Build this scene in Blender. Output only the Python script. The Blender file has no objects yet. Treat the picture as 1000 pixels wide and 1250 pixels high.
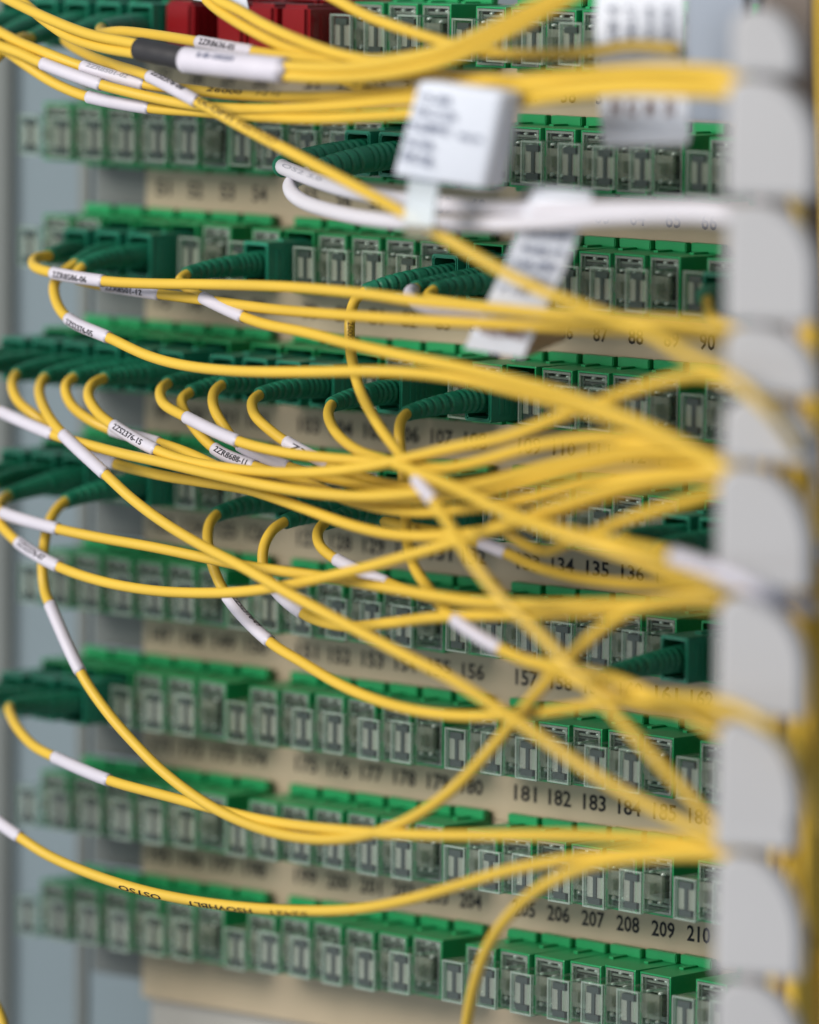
import bpy, bmesh, math, random
from mathutils import Vector, Matrix

random.seed(7)
S = bpy.context.scene
COL = S.collection
MM = 0.001

# ------------------------------------------------------------------ camera
ALPHA, BETA, ROLL = math.radians(39.07), math.radians(6.38), math.radians(0.56)
FPX = 8000.0                                   # focal length in photo pixels (photo is 1000 wide)
DIST = 1400.0
Fv = Vector((-math.sin(ALPHA) * math.cos(BETA), math.cos(ALPHA) * math.cos(BETA), -math.sin(BETA)))
R0 = Vector((math.cos(ALPHA), math.sin(ALPHA), 0.0))
U0 = R0.cross(Fv)
Rv = R0 * math.cos(ROLL) + U0 * math.sin(ROLL)
Uv = U0 * math.cos(ROLL) - R0 * math.sin(ROLL)
CAM = Vector((88.69, 0.0, -90.81)) - Fv * DIST  # millimetres
cd = bpy.data.cameras.new('camera')
cam = bpy.data.objects.new('camera', cd)
COL.objects.link(cam)
m = Matrix.Identity(4)
for i in range(3):
    m[i][0], m[i][1], m[i][2], m[i][3] = Rv[i], Uv[i], -Fv[i], CAM[i] * MM
cam.matrix_world = m
cd.sensor_fit = 'HORIZONTAL'
cd.sensor_width = 24.0
cd.lens = 24.0 * FPX / 1000.0
cd.clip_start = 0.05
cd.clip_end = 50.0
cd.dof.use_dof = True
cd.dof.focus_distance = 1.353
cd.dof.aperture_fstop = 5.2
S.camera = cam

# ------------------------------------------------------------------ light
w = bpy.data.worlds.new('World')
S.world = w
w.use_nodes = True
w.node_tree.nodes['Background'].inputs[0].default_value = (0.80, 0.90, 1.0, 1)
w.node_tree.nodes['Background'].inputs[1].default_value = 0.31
S.view_settings.view_transform = 'Standard'
S.view_settings.look = 'None'
S.view_settings.exposure = 0.0
S.view_settings.gamma = 1.0


def area(name, loc, target, size, power, color):
    ld = bpy.data.lights.new(name, 'AREA')
    ld.shape = 'RECTANGLE'
    ld.size, ld.size_y = size
    ld.energy = power
    ld.color = color
    o = bpy.data.objects.new(name, ld)
    o.location = loc
    o.rotation_euler = (Vector(target) - Vector(loc)).to_track_quat('-Z', 'Y').to_euler()
    COL.objects.link(o)


area('ceiling_light', (-0.35, -1.5, 0.62), (0.1, 0, -0.08), (1.1, 0.6), 37.0, (1.0, 0.95, 0.88))
area('left_fill_light', (-1.0, -1.95, -0.25), (0.0, 0, -0.12), (0.8, 0.7), 9.0, (0.88, 0.94, 1.0))  # added fill lamp at front left, set clear of the caps' mirror direction
area('cap_veil_light', (-1.5, -1.3, -0.78), (0.0, 0, -0.16), (1.0, 0.7), 1.2, (0.92, 0.96, 1.0))  # added weak lamp, placed so its reflection veils the lower caps

S.cycles.transparent_max_bounces = 24
S.cycles.max_bounces = 10


# ------------------------------------------------------------------ materials
def mat(name, color, rough=0.5, spec=0.5, var=0.0, vscale=40.0, bump=0.0, bscale=900.0, sss=0.0, coat=0.0):
    M = bpy.data.materials.new(name)
    M.use_nodes = True
    nt = M.node_tree
    b = nt.nodes['Principled BSDF']
    b.inputs['Base Color'].default_value = (*color, 1)
    b.inputs['Roughness'].default_value = rough
    b.inputs['Specular IOR Level'].default_value = spec
    if coat:
        b.inputs['Coat Weight'].default_value = coat
    tc = nt.nodes.new('ShaderNodeTexCoord')
    if var:
        n = nt.nodes.new('ShaderNodeTexNoise')
        n.inputs['Scale'].default_value = vscale
        n.inputs['Detail'].default_value = 6
        nt.links.new(tc.outputs['Object'], n.inputs['Vector'])
        r = nt.nodes.new('ShaderNodeMapRange')
        r.inputs['From Min'].default_value = 0.3
        r.inputs['From Max'].default_value = 0.7
        r.inputs['To Min'].default_value = 1 - var
        r.inputs['To Max'].default_value = 1 + var
        nt.links.new(n.outputs['Fac'], r.inputs['Value'])
        oi = nt.nodes.new('ShaderNodeObjectInfo')
        r2 = nt.nodes.new('ShaderNodeMapRange')
        r2.inputs['To Min'].default_value = 1 - var * 0.6
        r2.inputs['To Max'].default_value = 1 + var * 0.6
        nt.links.new(oi.outputs['Random'], r2.inputs['Value'])
        mu = nt.nodes.new('ShaderNodeMath')
        mu.operation = 'MULTIPLY'
        nt.links.new(r.outputs[0], mu.inputs[0])
        nt.links.new(r2.outputs[0], mu.inputs[1])
        mx = nt.nodes.new('ShaderNodeVectorMath')
        mx.operation = 'SCALE'
        mx.inputs[0].default_value = color
        nt.links.new(mu.outputs[0], mx.inputs['Scale'])
        nt.links.new(mx.outputs[0], b.inputs['Base Color'])
    if bump:
        n = nt.nodes.new('ShaderNodeTexNoise')
        n.inputs['Scale'].default_value = bscale
        n.inputs['Detail'].default_value = 4
        nt.links.new(tc.outputs['Object'], n.inputs['Vector'])
        bp = nt.nodes.new('ShaderNodeBump')
        bp.inputs['Strength'].default_value = bump
        bp.inputs['Distance'].default_value = 0.0003
        nt.links.new(n.outputs['Fac'], bp.inputs['Height'])
        nt.links.new(bp.outputs['Normal'], b.inputs['Normal'])
    return M


def clear_mat(name, tint, haze, milk, rough=0.12):
    """thin clear plastic: mostly transparent, a little milk, reflections by fresnel"""
    M = bpy.data.materials.new(name)
    M.use_nodes = True
    nt = M.node_tree
    nt.nodes.clear()
    out = nt.nodes.new('ShaderNodeOutputMaterial')
    tr = nt.nodes.new('ShaderNodeBsdfTransparent')
    tr.inputs[0].default_value = (*tint, 1)
    df = nt.nodes.new('ShaderNodeBsdfDiffuse')
    df.inputs[0].default_value = (*milk, 1)
    gl = nt.nodes.new('ShaderNodeBsdfGlossy')
    gl.inputs['Roughness'].default_value = rough
    gl.inputs[0].default_value = (0.9, 0.9, 0.9, 1)
    fr = nt.nodes.new('ShaderNodeMapRange')
    lw = nt.nodes.new('ShaderNodeLayerWeight')
    pw = nt.nodes.new('ShaderNodeMath')
    pw.operation = 'POWER'
    pw.inputs[1].default_value = 4.0
    nt.links.new(lw.outputs['Facing'], pw.inputs[0])
    nt.links.new(pw.outputs[0], fr.inputs['Value'])
    fr.inputs['To Min'].default_value = 0.05
    fr.inputs['To Max'].default_value = 0.85
    a = nt.nodes.new('ShaderNodeMixShader')
    a.inputs[0].default_value = haze
    b = nt.nodes.new('ShaderNodeMixShader')
    nt.links.new(tr.outputs[0], a.inputs[1])
    nt.links.new(df.outputs[0], a.inputs[2])
    nt.links.new(fr.outputs[0], b.inputs[0])
    nt.links.new(a.outputs[0], b.inputs[1])
    nt.links.new(gl.outputs[0], b.inputs[2])
    nt.links.new(b.outputs[0], out.inputs[0])
    return M


M_GREEN = mat('adapter_green', (0.011, 0.265, 0.085), 0.36, 0.5, 0.12, 60)
M_RED = mat('adapter_red', (0.19, 0.004, 0.007), 0.26, 0.5, 0.1, 60)
M_TEAL = mat('plug_teal', (0.013, 0.19, 0.115), 0.34, 0.5, 0.12, 80)
M_BOOT = mat('boot_green', (0.010, 0.155, 0.085), 0.40, 0.5, 0.12, 80, 0.15, 1500)
M_YEL = mat('jacket_yellow', (0.62, 0.405, 0.043), 0.42, 0.45, 0.05, 45, 0.08, 700)
M_WCAB = mat('jacket_white', (0.58, 0.565, 0.62), 0.4, 0.5, 0.04, 40)
M_LAB = mat('label_white', (0.54, 0.515, 0.585), 0.45, 0.4, 0.04, 120)
M_TAG = mat('tag_white', (0.60, 0.63, 0.71), 0.5, 0.4, 0.04, 60)
M_INK = mat('ink_black', (0.012, 0.012, 0.016), 0.6, 0.2)
M_INKB = mat('ink_blue', (0.07, 0.09, 0.16), 0.6, 0.2)
M_INKR = mat('ink_brown', (0.12, 0.05, 0.04), 0.6, 0.2)
M_INKY = mat('ink_faded', (0.16, 0.10, 0.02), 0.6, 0.2)
M_INKF = mat('ink_pale', (0.33, 0.33, 0.38), 0.6, 0.2)
M_SLEEVE = mat('sleeve_black', (0.022, 0.021, 0.024), 0.5, 0.4, 0.1, 80)
M_TAN = mat('tray_beige', (0.44, 0.352, 0.24), 0.5, 0.4, 0.07, 14, 0.06, 500)
M_TAND = mat('bracket_grey', (0.125, 0.138, 0.132), 0.5, 0.4, 0.08, 20)
M_WALL = mat('cabinet_bluegrey', (0.15, 0.192, 0.216), 0.6, 0.3, 0.05, 6)
M_LOW = mat('panel_pale', (0.36, 0.35, 0.325), 0.55, 0.4, 0.05, 10)
M_COMB = mat('comb_grey', (0.47, 0.466, 0.482), 0.5, 0.4, 0.03, 30, 0.05, 600)
M_SPINE = mat('spine_gap_shade', (0.15, 0.124, 0.108), 0.55, 0.3, 0.08, 15)  # spine colour darkened to stand for shade in the gaps between teeth
M_CHAN = mat('channel_beige', (0.38, 0.32, 0.285), 0.55, 0.3, 0.08, 15)
M_BRK = mat('bracket_blue', (0.26, 0.30, 0.37), 0.5, 0.3, 0.05, 15)
M_STEEL = mat('ferrule_grey', (0.15, 0.155, 0.14), 0.14, 0.9, 0.3, 500)
M_DARKIN = mat('cap_dark', (0.022, 0.034, 0.03), 0.4, 0.4, 0.15, 100)
M_CLEAR = clear_mat('cap_clear', (0.91, 0.96, 0.93), 0.016, (0.55, 0.60, 0.56))
M_MILK = clear_mat('cap_milky', (0.86, 0.94, 0.90), 0.23, (0.66, 0.74, 0.67), 0.08)
M_GLINT = mat('cap_glint', (0.55, 0.57, 0.55), 0.06, 1.0)
M_PANE = clear_mat('cap_pane', (0.92, 0.93, 0.90), 0.30, (0.52, 0.51, 0.45), 0.2)
M_STRAP = clear_mat('strap_clear', (0.9, 0.95, 0.97), 0.62, (0.62, 0.67, 0.71), 0.3)


# ------------------------------------------------------------------ helpers
def P(px, py, p=0.0):
    """the point p millimetres proud of the panel that lies on the ray through a photo pixel (result in mm)"""
    if p > 46:
        p += 8.0 * (p - 46) / 54.0               # loops stand well clear of the plugs
    d = Fv * FPX + Rv * (px - 500.0) - Uv * (py - 625.0)
    t = (-p - CAM.y) / d.y
    return CAM + d * t


def proj(v):
    q = v - CAM
    t = q.dot(Fv)
    return 500 + FPX * q.dot(Rv) / t, 625 - FPX * q.dot(Uv) / t


def empty(name, loc, label, cat, group=None, rotz=0.0):
    o = bpy.data.objects.new(name, None)
    o.empty_display_size = 0.004
    o.location = loc
    o.rotation_euler = (0, 0, rotz)
    o['label'] = label
    o['category'] = cat
    if group:
        o['group'] = group
    COL.objects.link(o)
    return o


def mesh_obj(name, verts, faces, material, parent=None, smooth=False, angle=None):
    me = bpy.data.meshes.new(name)
    me.from_pydata(verts, [], faces)
    me.update()
    if smooth:
        for p in me.polygons:
            p.use_smooth = True
    me.materials.append(material)
    o = bpy.data.objects.new(name, me)
    COL.objects.link(o)
    if parent:
        o.parent = parent
    return o


def bm_obj(name, bm, material, parent=None, bevel=0.0, smooth=False):
    if bevel:
        bmesh.ops.bevel(bm, geom=[e for e in bm.edges], offset=bevel * MM, segments=2, affect='EDGES', profile=0.6)
    me = bpy.data.meshes.new(name)
    bm.to_mesh(me)
    bm.free()
    if smooth:
        for p in me.polygons:
            p.use_smooth = True
    me.materials.append(material)
    o = bpy.data.objects.new(name, me)
    COL.objects.link(o)
    if parent:
        o.parent = parent
    return o


def box(bm, x0, x1, y0, y1, z0, z1):
    """axis box in millimetres"""
    mt = Matrix.Translation(Vector(((x0 + x1) / 2, (y0 + y1) / 2, (z0 + z1) / 2)) * MM) @ Matrix.Diagonal(
        Vector(((x1 - x0) * MM, (y1 - y0) * MM, (z1 - z0) * MM, 1)))
    bmesh.ops.create_cube(bm, size=1, matrix=mt)


def frame_prism(bm, w, h, wall, y0, y1, zc=0.0):
    """rectangular tube along y (open both ends), millimetres"""
    x = w / 2
    z = h / 2
    box(bm, -x, x, y0, y1, zc + z - wall, zc + z)
    box(bm, -x, x, y0, y1, zc - z, zc - z + wall)
    box(bm, -x, -x + wall, y0, y1, zc - z + wall, zc + z - wall)
    box(bm, x - wall, x, y0, y1, zc - z + wall, zc + z - wall)


def tube_frame(bm, w, h, wall, y0, y1):
    """one closed manifold rectangular tube along y"""
    rings = []
    for (a, b) in ((w / 2, h / 2), (w / 2 - wall, h / 2 - wall)):
        for y in (y0, y1):
            rings.append([bm.verts.new((sx * a * MM, y * MM, sz * b * MM)) for sx, sz in ((-1, -1), (1, -1), (1, 1), (-1, 1))])
    o0, o1, i0, i1 = rings
    for k in range(4):
        n = (k + 1) % 4
        bm.faces.new((o0[k], o0[n], o1[n], o1[k]))
        bm.faces.new((i0[n], i0[k], i1[k], i1[n]))
        bm.faces.new((o1[k], o1[n], i1[n], i1[k]))
        bm.faces.new((o0[n], o0[k], i0[k], i0[n]))
    bmesh.ops.recalc_face_normals(bm, faces=bm.faces)


_text_cache = {}


def text_geo(s, rows=0):
    """2-D triangulated outline of a string, cap height 1, starting at x=0 (list of verts, faces, width)"""
    key = (s, rows)
    if key in _text_cache:
        return _text_cache[key]
    cu = bpy.data.curves.new('print_curve', 'FONT')
    cu.body = s
    cu.size = 1.0
    cu.resolution_u = 2
    cu.offset = 0.02
    o = bpy.data.objects.new('print_curve', cu)
    COL.objects.link(o)
    dg = bpy.context.evaluated_depsgraph_get()
    me = bpy.data.meshes.new_from_object(o.evaluated_get(dg))
    bpy.data.objects.remove(o)
    bpy.data.curves.remove(cu)
    bm = bmesh.new()
    bm.from_mesh(me)
    bpy.data.meshes.remove(me)
    zs = [v.co.y for v in bm.verts]
    k = 1.0 / max(0.5, max(zs) - min(0, min(zs)))
    for v in bm.verts:
        v.co *= k
    if rows:
        for i in range(1, rows):
            bmesh.ops.bisect_plane(bm, geom=list(bm.verts) + list(bm.edges) + list(bm.faces),
                                   plane_co=(0, i / rows, 0), plane_no=(0, 1, 0))
    bm.verts.index_update()
    vs = [(v.co.x, v.co.y) for v in bm.verts]
    fs = [[v.index for v in f.verts] for f in bm.faces]
    bm.free()
    x0 = min(v[0] for v in vs)
    vs = [(v[0] - x0, v[1]) for v in vs]
    _text_cache[key] = (vs, fs, max(v[0] for v in vs))
    return _text_cache[key]


def print_flat(name, s, origin, ux, uz, height, width, material, parent, lift, center=True):
    """text printed on a flat surface; origin, ux, uz, lift in mm (parent at world origin offset handled by caller)"""
    vs, fs, wd = text_geo(s)
    k = width / wd if width else height
    off = -wd / 2 if center else 0
    pts = [(origin + ux * ((x + off) * k) + uz * ((y - 0.5) * height) + lift) * MM for x, y in vs]
    return mesh_obj(name, pts, fs, material, parent)


def spline(pts, per=9):
    """centripetal Catmull-Rom through points"""
    n = len(pts)
    ext = [pts[0] * 2 - pts[1]] + pts + [pts[-1] * 2 - pts[-2]]
    out = []
    for i in range(1, n):
        p0, p1, p2, p3 = ext[i - 1], ext[i], ext[i + 1], ext[i + 2]
        t0 = 0.0
        t1 = t0 + max(1e-4, (p1 - p0).length) ** 0.5
        t2 = t1 + max(1e-4, (p2 - p1).length) ** 0.5
        t3 = t2 + max(1e-4, (p3 - p2).length) ** 0.5
        for j in range(per):
            t = t1 + (t2 - t1) * j / per
            a1 = p0 * ((t1 - t) / (t1 - t0)) + p1 * ((t - t0) / (t1 - t0))
            a2 = p1 * ((t2 - t) / (t2 - t1)) + p2 * ((t - t1) / (t2 - t1))
            a3 = p2 * ((t3 - t) / (t3 - t2)) + p3 * ((t - t2) / (t3 - t2))
            b1 = a1 * ((t2 - t) / (t2 - t0)) + a2 * ((t - t0) / (t2 - t0))
            b2 = a2 * ((t3 - t) / (t3 - t1)) + a3 * ((t - t1) / (t3 - t1))
            out.append(b1 * ((t2 - t) / (t2 - t1)) + b2 * ((t - t1) / (t2 - t1)))
    out.append(pts[-1].copy())
    return out


def smooth_path(c, it=2):
    for _ in range(it):
        d = [c[0]]
        for i in range(1, len(c) - 1):
            d.append(c[i] * 0.5 + (c[i - 1] + c[i + 1]) * 0.25)
        d.append(c[-1])
        c = d
    return c


FRONT = Vector((0.62, -0.76, 0.18)).normalized()


def frames(c):
    fr = []
    n = len(c)
    prev = FRONT
    for i in range(n):
        t = (c[min(i + 1, n - 1)] - c[max(i - 1, 0)]).normalized()
        b = FRONT - t * FRONT.dot(t)
        if b.length < 0.15:
            b = prev - t * prev.dot(t)
        b.normalize()
        prev = b
        fr.append((t, b, b.cross(t)))
    return fr


def tube(name, c, radii, material, parent, origin, sides=12, caps=True, squash=1.0):
    fr = frames(c)
    vs, fs = [], []
    for i, q in enumerate(c):
        t, b, u = fr[i]
        r = radii[i] if isinstance(radii, (list, tuple)) else radii
        for k in range(sides):
            a = 2 * math.pi * k / sides
            vs.append((q + b * (math.cos(a) * r * squash) + u * (math.sin(a) * r) - origin) * MM)
    for i in range(len(c) - 1):
        for k in range(sides):
            n = (k + 1) % sides
            fs.append((i * sides + k, i * sides + n, (i + 1) * sides + n, (i + 1) * sides + k))
    if caps:
        fs.append(tuple(range(sides - 1, -1, -1)))
        fs.append(tuple((len(c) - 1) * sides + k for k in range(sides)))
    return mesh_obj(name, vs, fs, material, parent, smooth=True)


def arclen(c):
    s = [0.0]
    for i in range(1, len(c)):
        s.append(s[-1] + (c[i] - c[i - 1]).length)
    return s


def at_len(c, s, fr, u):
    import bisect
    i = max(0, min(len(c) - 2, bisect.bisect_right(s, u) - 1))
    f = (u - s[i]) / max(1e-6, s[i + 1] - s[i])
    q = c[i].lerp(c[i + 1], f)
    t = fr[i][0].lerp(fr[i + 1][0], f).normalized()
    b = fr[i][1].lerp(fr[i + 1][1], f).normalized()
    return q, t, b, b.cross(t)


def print_round(name, text, c, u0, width, height, r, theta, material, parent, origin, flip=False):
    """text wrapped round a cable: u along the cable, v round it"""
    s = arclen(c)
    fr = frames(c)
    vs, fs, wd = text_geo(text, 7)
    k = width / wd
    pts = []
    for x, y in vs:
        if flip:
            u, v = u0 + width - x * k, (0.5 - y) * height
        else:
            u, v = u0 + x * k, (y - 0.5) * height
        q, t, b, up = at_len(c, s, fr, u)
        a = theta + v / r
        pts.append((q + b * (math.cos(a) * r) + up * (math.sin(a) * r) - origin) * MM)
    return mesh_obj(name, pts, fs, material, parent)


def copy_tree(o, parent=None):
    c = o.copy()
    COL.objects.link(c)
    c.parent = parent
    for ch in list(o.children):
        copy_tree(ch, c)
    return c


# ------------------------------------------------------------------ layout of the panel (mm)
PITCH, GAP, ROWH, UP = 9.21, 5.27, 24.68, 11.9
TILT = -math.radians(7.0)
ROWNAME = ['top', 'second', 'third', 'fourth', 'fifth', 'sixth', 'seventh', 'eighth', 'bottom']
ORD = ['first', 'second', 'third', 'fourth', 'fifth', 'sixth']
BLOCK = ['left end', 'middle left', 'middle right', 'right end']
SHORT = ['far left', 'middle left', 'middle right', 'far right']


def colx(c):
    return c * PITCH + (c // 6) * GAP


ASHIFT = 1.35                                  # adapters sit a little right of their printed numbers


def rowz(r):
    return -r * ROWH


AX = Vector((math.sin(TILT), -math.cos(TILT), 0))    # outward axis of an adapter


def axis_pt(r, c, d, dx=0.0, dz=0.0):
    side = Vector((math.cos(TILT), math.sin(TILT), 0))
    return Vector((colx(c) + ASHIFT, 0, rowz(r) + UP)) + AX * d + side * dx + Vector((0, 0, dz))


# ------------------------------------------------------------------ setting: cabinet, trays
xl = P(176, 600).x
xr = P(1060, 600).x
back = bm_obj('cabinet_wall', (lambda b: (box(b, -420, 420, 46, 50, -420, 320), b)[1])(bmesh.new()), M_WALL, None)
back['kind'] = 'structure'


def single(name, label, cat, bm, material, bevel=0.0, group=None):
    o = bm_obj(name, bm, material, None, bevel)
    o['label'] = label
    o['category'] = cat
    if group:
        o['group'] = group
    return o


# vertical post behind the left ends of the trays
bm = bmesh.new()
xp = P(104, 600, -10).x
box(bm, xp - 1.6, xp + 1.6, 9, 10.5, -236, 60)
single('mounting_post', 'narrow dark grey post standing behind the left ends of all the adapter rows', 'post', bm, M_TAND, 0.3)
bm = bmesh.new()
xq = P(7, 600, -44).x
box(bm, xq - 12, xq + 1.5, 43, 45.8, -330, 140)
single('cabinet_edge', 'dull grey upright cabinet edge along the left margin of the photo', 'cabinet edge', bm, M_TAND, 0.6)
# pale plate under the bottom row
bm = bmesh.new()
box(bm, xl + 0.5, xr, 2.5, 5, -330, rowz(8) - 8.2)
single('lower_panel', 'pale grey panel under the bottom adapter row', 'panel', bm, M_LOW, 0.3)

for r in range(9):
    z0, z1 = rowz(r) - 6.6, rowz(r) + 18.0
    if r == 8:
        z0 = rowz(r) - 8
    org = Vector((xl, 0, rowz(r))) * MM
    first = 25 + 24 * r
    t = empty('patch_tray', org, f'beige patch tray front with printed numbers, seen below the {ROWNAME[r]} adapter row' if r < 8 else 'plain beige tray front without print, under the bottom adapter row', 'patch tray', 'beige patch trays stacked in the frame')
    bm = bmesh.new()
    box(bm, 0, xr - xl, 0, 3, z0 - rowz(r), z1 - rowz(r))
    bm_obj('front_plate', bm, M_TAN, t, 0.25)
    bm = bmesh.new()
    xb = P(114, 600, -2).x
    box(bm, xb - xl, -0.3, 2, 6, -4.6, 17)
    bm_obj('end_bracket', bm, M_TAND, t, 0.4)
    for c in range(24):
        if colx(c) < xl + 4 or c > 22:
            continue
        if r == 8:                                # the bottom tray carries no print in view
            continue
        print_flat('printed_number', str(first + c), Vector((colx(c) - xl, -0.06, 0)), Vector((1, 0, 0)), Vector((0, 0, 1)),
                   3.45, 6.0 * (1.0 if first + c > 99 else 0.66), M_INK, t, Vector((0, 0, 0)))

# ------------------------------------------------------------------ connectors list: (row, col) -> filled by cables below
PLUGS = {(2, 2), (2, 3), (2, 4), (2, 7), (2, 12), (2, 13), (2, 14), (2, 19),
         (3, 0), (3, 1), (3, 2), (3, 3), (3, 4), (3, 5), (3, 6), (3, 7), (3, 8), (3, 9), (3, 11), (3, 13),
         (4, 0), (4, 1), (4, 2), (4, 4), (4, 8), (4, 10), (4, 11), (4, 12), (4, 18), (4, 19),
         (5, 18), (6, 0), (6, 1), (6, 2), (1, 10), (1, 11), (0, 0), (0, 1), (0, 2), (0, 3), (0, 4)}
REDS = {(0, 5), (0, 6), (0, 7), (0, 8)}

# ------------------------------------------------------------------ adapters


def housing_mesh(bm):
    tube_frame(bm, 8.9, 12.6, 0.42, -14.2, 0.0)
    bmesh.ops.bevel(bm, geom=[e for e in bm.edges], offset=0.09 * MM, segments=1, affect='EDGES')
    


def proto_adapter(hm, empty_port=True):
    t = empty('fibre_adapter', (0, 0, 0), 'x', 'fibre adapter', 'fibre adapters in the patch frame', TILT)
    bm = bmesh.new()
    housing_mesh(bm)
    bm_obj('housing', bm, hm, t)
    bm = bmesh.new()
    box(bm, -4.45, 4.45, -2.3, -0.4, 6.32, 8.3)
    box(bm, -4.45, 4.45, -2.3, -0.4, -8.0, -6.32)
    bmesh.ops.bevel(bm, geom=[e for e in bm.edges], offset=0.2 * MM, segments=2, affect='EDGES')
    box(bm, -0.6, 0.6, -6.5, -2.2, 6.25, 6.7)
    bm_obj('latch_ridge', bm, hm, t)
    return t


A_PLUG = proto_adapter(M_GREEN)
A_CAP = proto_adapter(M_GREEN)
# clear dust cap: base block in the mouth, hollow box standing out, front pane with the dark I
CW, CZ0, CZ1, CY0, CY1 = 3.15, -4.75, 4.05, -13.8, -22.4
bm = bmesh.new()
tube_frame(bm, 7.95, 11.65, 0.5, -14.28, -13.2)
for z0 in (-4.6, 4.1):
    box(bm, -3.4, 3.4, -13.1, -9.0, z0, z0 + 0.5)
cap = bm_obj('dust_cap', bm, M_MILK, A_CAP)
bm = bmesh.new()
zc = (CZ0 + CZ1) / 2


def quad(bm, pts):
    bm.faces.new([bm.verts.new(Vector(p) * MM) for p in pts])


for sx in (-1, 1):
    quad(bm, [(sx * CW, CY0, CZ0), (sx * CW, CY1, CZ0), (sx * CW, CY1, CZ1), (sx * CW, CY0, CZ1)])
for z in (CZ0, CZ1):
    quad(bm, [(-CW, CY0, z), (CW, CY0, z), (CW, CY1, z), (-CW, CY1, z)])
quad(bm, [(-CW, CY1, CZ0), (CW, CY1, CZ0), (CW, CY1, CZ1), (-CW, CY1, CZ1)])
quad(bm, [(-3.5, -13.9, -5.3), (3.5, -13.9, -5.3), (3.5, -13.9, 5.3), (-3.5, -13.9, 5.3)])
bm_obj('clear_wall', bm, M_CLEAR, cap)
bm = bmesh.new()
e = 0.40
for x0 in (-CW, CW - e):
    box(bm, x0, x0 + e, CY1 - 0.05, CY1 + 0.7, CZ0, CZ1)
for z0 in (CZ0, CZ1 - e):
    box(bm, -CW + e + 0.01, CW - e - 0.01, CY1 - 0.05, CY1 + 0.7, z0, z0 + e)
for x0 in (-CW + 0.05, CW - 0.45):
    for z0 in (CZ0 + 0.05, CZ1 - 0.45):
        box(bm, x0, x0 + 0.4, CY1 + 0.8, CY0, z0, z0 + 0.4)
bm_obj('cap_edge', bm, M_MILK, cap)
bm = bmesh.new()
for z0 in (CZ0 + 0.85, CZ1 - 2.2):
    box(bm, -1.7, 1.7, CY1 + 0.15, CY1 + 0.9, z0, z0 + 1.3)
box(bm, -0.45, 0.45, CY1 + 0.35, CY1 + 0.9, CZ0 + 2.18, CZ1 - 2.22)
bm_obj('cap_mark', bm, M_DARKIN, cap)
bm = bmesh.new()
for sx in (-1, 1):
    a, b = sorted((sx * 0.62, sx * 2.2))
    box(bm, a, b, CY1 + 0.5, CY1 + 1.1, CZ0 + 2.2, CZ1 - 2.25)
box(bm, -1.0, 1.0, -17.5, -7.0, zc - 1.1, zc + 1.1)
box(bm, -2.4, 2.4, -15.4, -14.6, zc - 2.6, zc + 2.6)
bm_obj('cap_pane', bm, M_PANE, cap)
bm = bmesh.new()
box(bm, -3.9, 3.9, -6.5, -5.5, -5.7, 5.7)
tube_frame(bm, 8.0, 11.7, 0.12, -13.1, -6.6)
for z0 in (2.2, -3.6):
    box(bm, -2.6, 2.6, -13.2, -6.6, z0, z0 + 1.0)
bm_obj('ferrule_sleeve', bm, M_STEEL, cap)
bm = bmesh.new()                                 # added bright beads standing in for glints inside the cap
for (x, y, z, a, b) in ((1.9, -15.4, -3.2, 0.5, 0.6), (1.2, -17.6, -2.9, 0.9, -0.4), (2.0, -14.6, 2.6, 0.3, 0.8), (-1.2, -12.6, 4.9, 0.4, 0.5), (1.6, -12.4, 4.6, -0.5, 0.4), (0.4, -16.5, 3.2, 0.2, 0.9)):
    bmesh.ops.create_icosphere(bm, subdivisions=1, radius=0.55 * MM, matrix=Matrix.Translation(Vector((x, y, z)) * MM) @ Matrix.Rotation(a, 4, 'X') @ Matrix.Rotation(b, 4, 'Z') @ Matrix.Diagonal((1.3, 1.1, 0.7, 1)))
bm_obj('glint_bead', bm, M_GLINT, cap, 0, True)
A_RED = proto_adapter(M_RED)
bm = bmesh.new()
box(bm, -4.3, 4.3, -26.0, -12.0, -5.4, 5.4)
bmesh.ops.bevel(bm, geom=[e_ for e_ in bm.edges], offset=0.9 * MM, segments=3, affect='EDGES')
for k in range(3):
    box(bm, -4.42, 4.42, -24.5 + k * 2.2, -23.5 + k * 2.2, -3.4, 3.4)
bm_obj('dust_plug', bm, M_RED, A_RED, 0, False)


def hide_proto(t):
    for ch in list(t.children):
        hide_proto(ch)
    bpy.data.objects.remove(t)


for r in range(9):
    for c in range(24):
        q = axis_pt(r, c, 10)
        px, py = proj(q)
        if px > 985 or py < -45 or py > 1300:
            continue
        if (r, c) in REDS:
            src, look = A_RED, 'red adapter with red dust plug'
        elif (r, c) in PLUGS:
            src, look = A_PLUG, 'green adapter holding a plug'
        else:
            src, look = A_CAP, 'green adapter with clear dust cap'
        t = copy_tree(src)
        t.location = Vector((colx(c) + ASHIFT, 0, rowz(r) + UP)) * MM
        t['label'] = f"{look}, {ORD[c % 6]} in the {SHORT[c // 6]} block of the {ROWNAME[r]} row"
        # slight play in the mounting
        t.rotation_euler = (random.uniform(-.012, .012), random.uniform(-.008, .008), TILT + random.uniform(-.02, .02))
        t.location.y += -0.05 * MM
    for ch in t.children:
        if ch.name.startswith('dust_cap'):
            ch.rotation_euler = (random.uniform(-.022, .022), random.uniform(-.02, .02), random.uniform(-.028, .028))
for t in (A_PLUG, A_CAP, A_RED):
    hide_proto(t)


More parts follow.
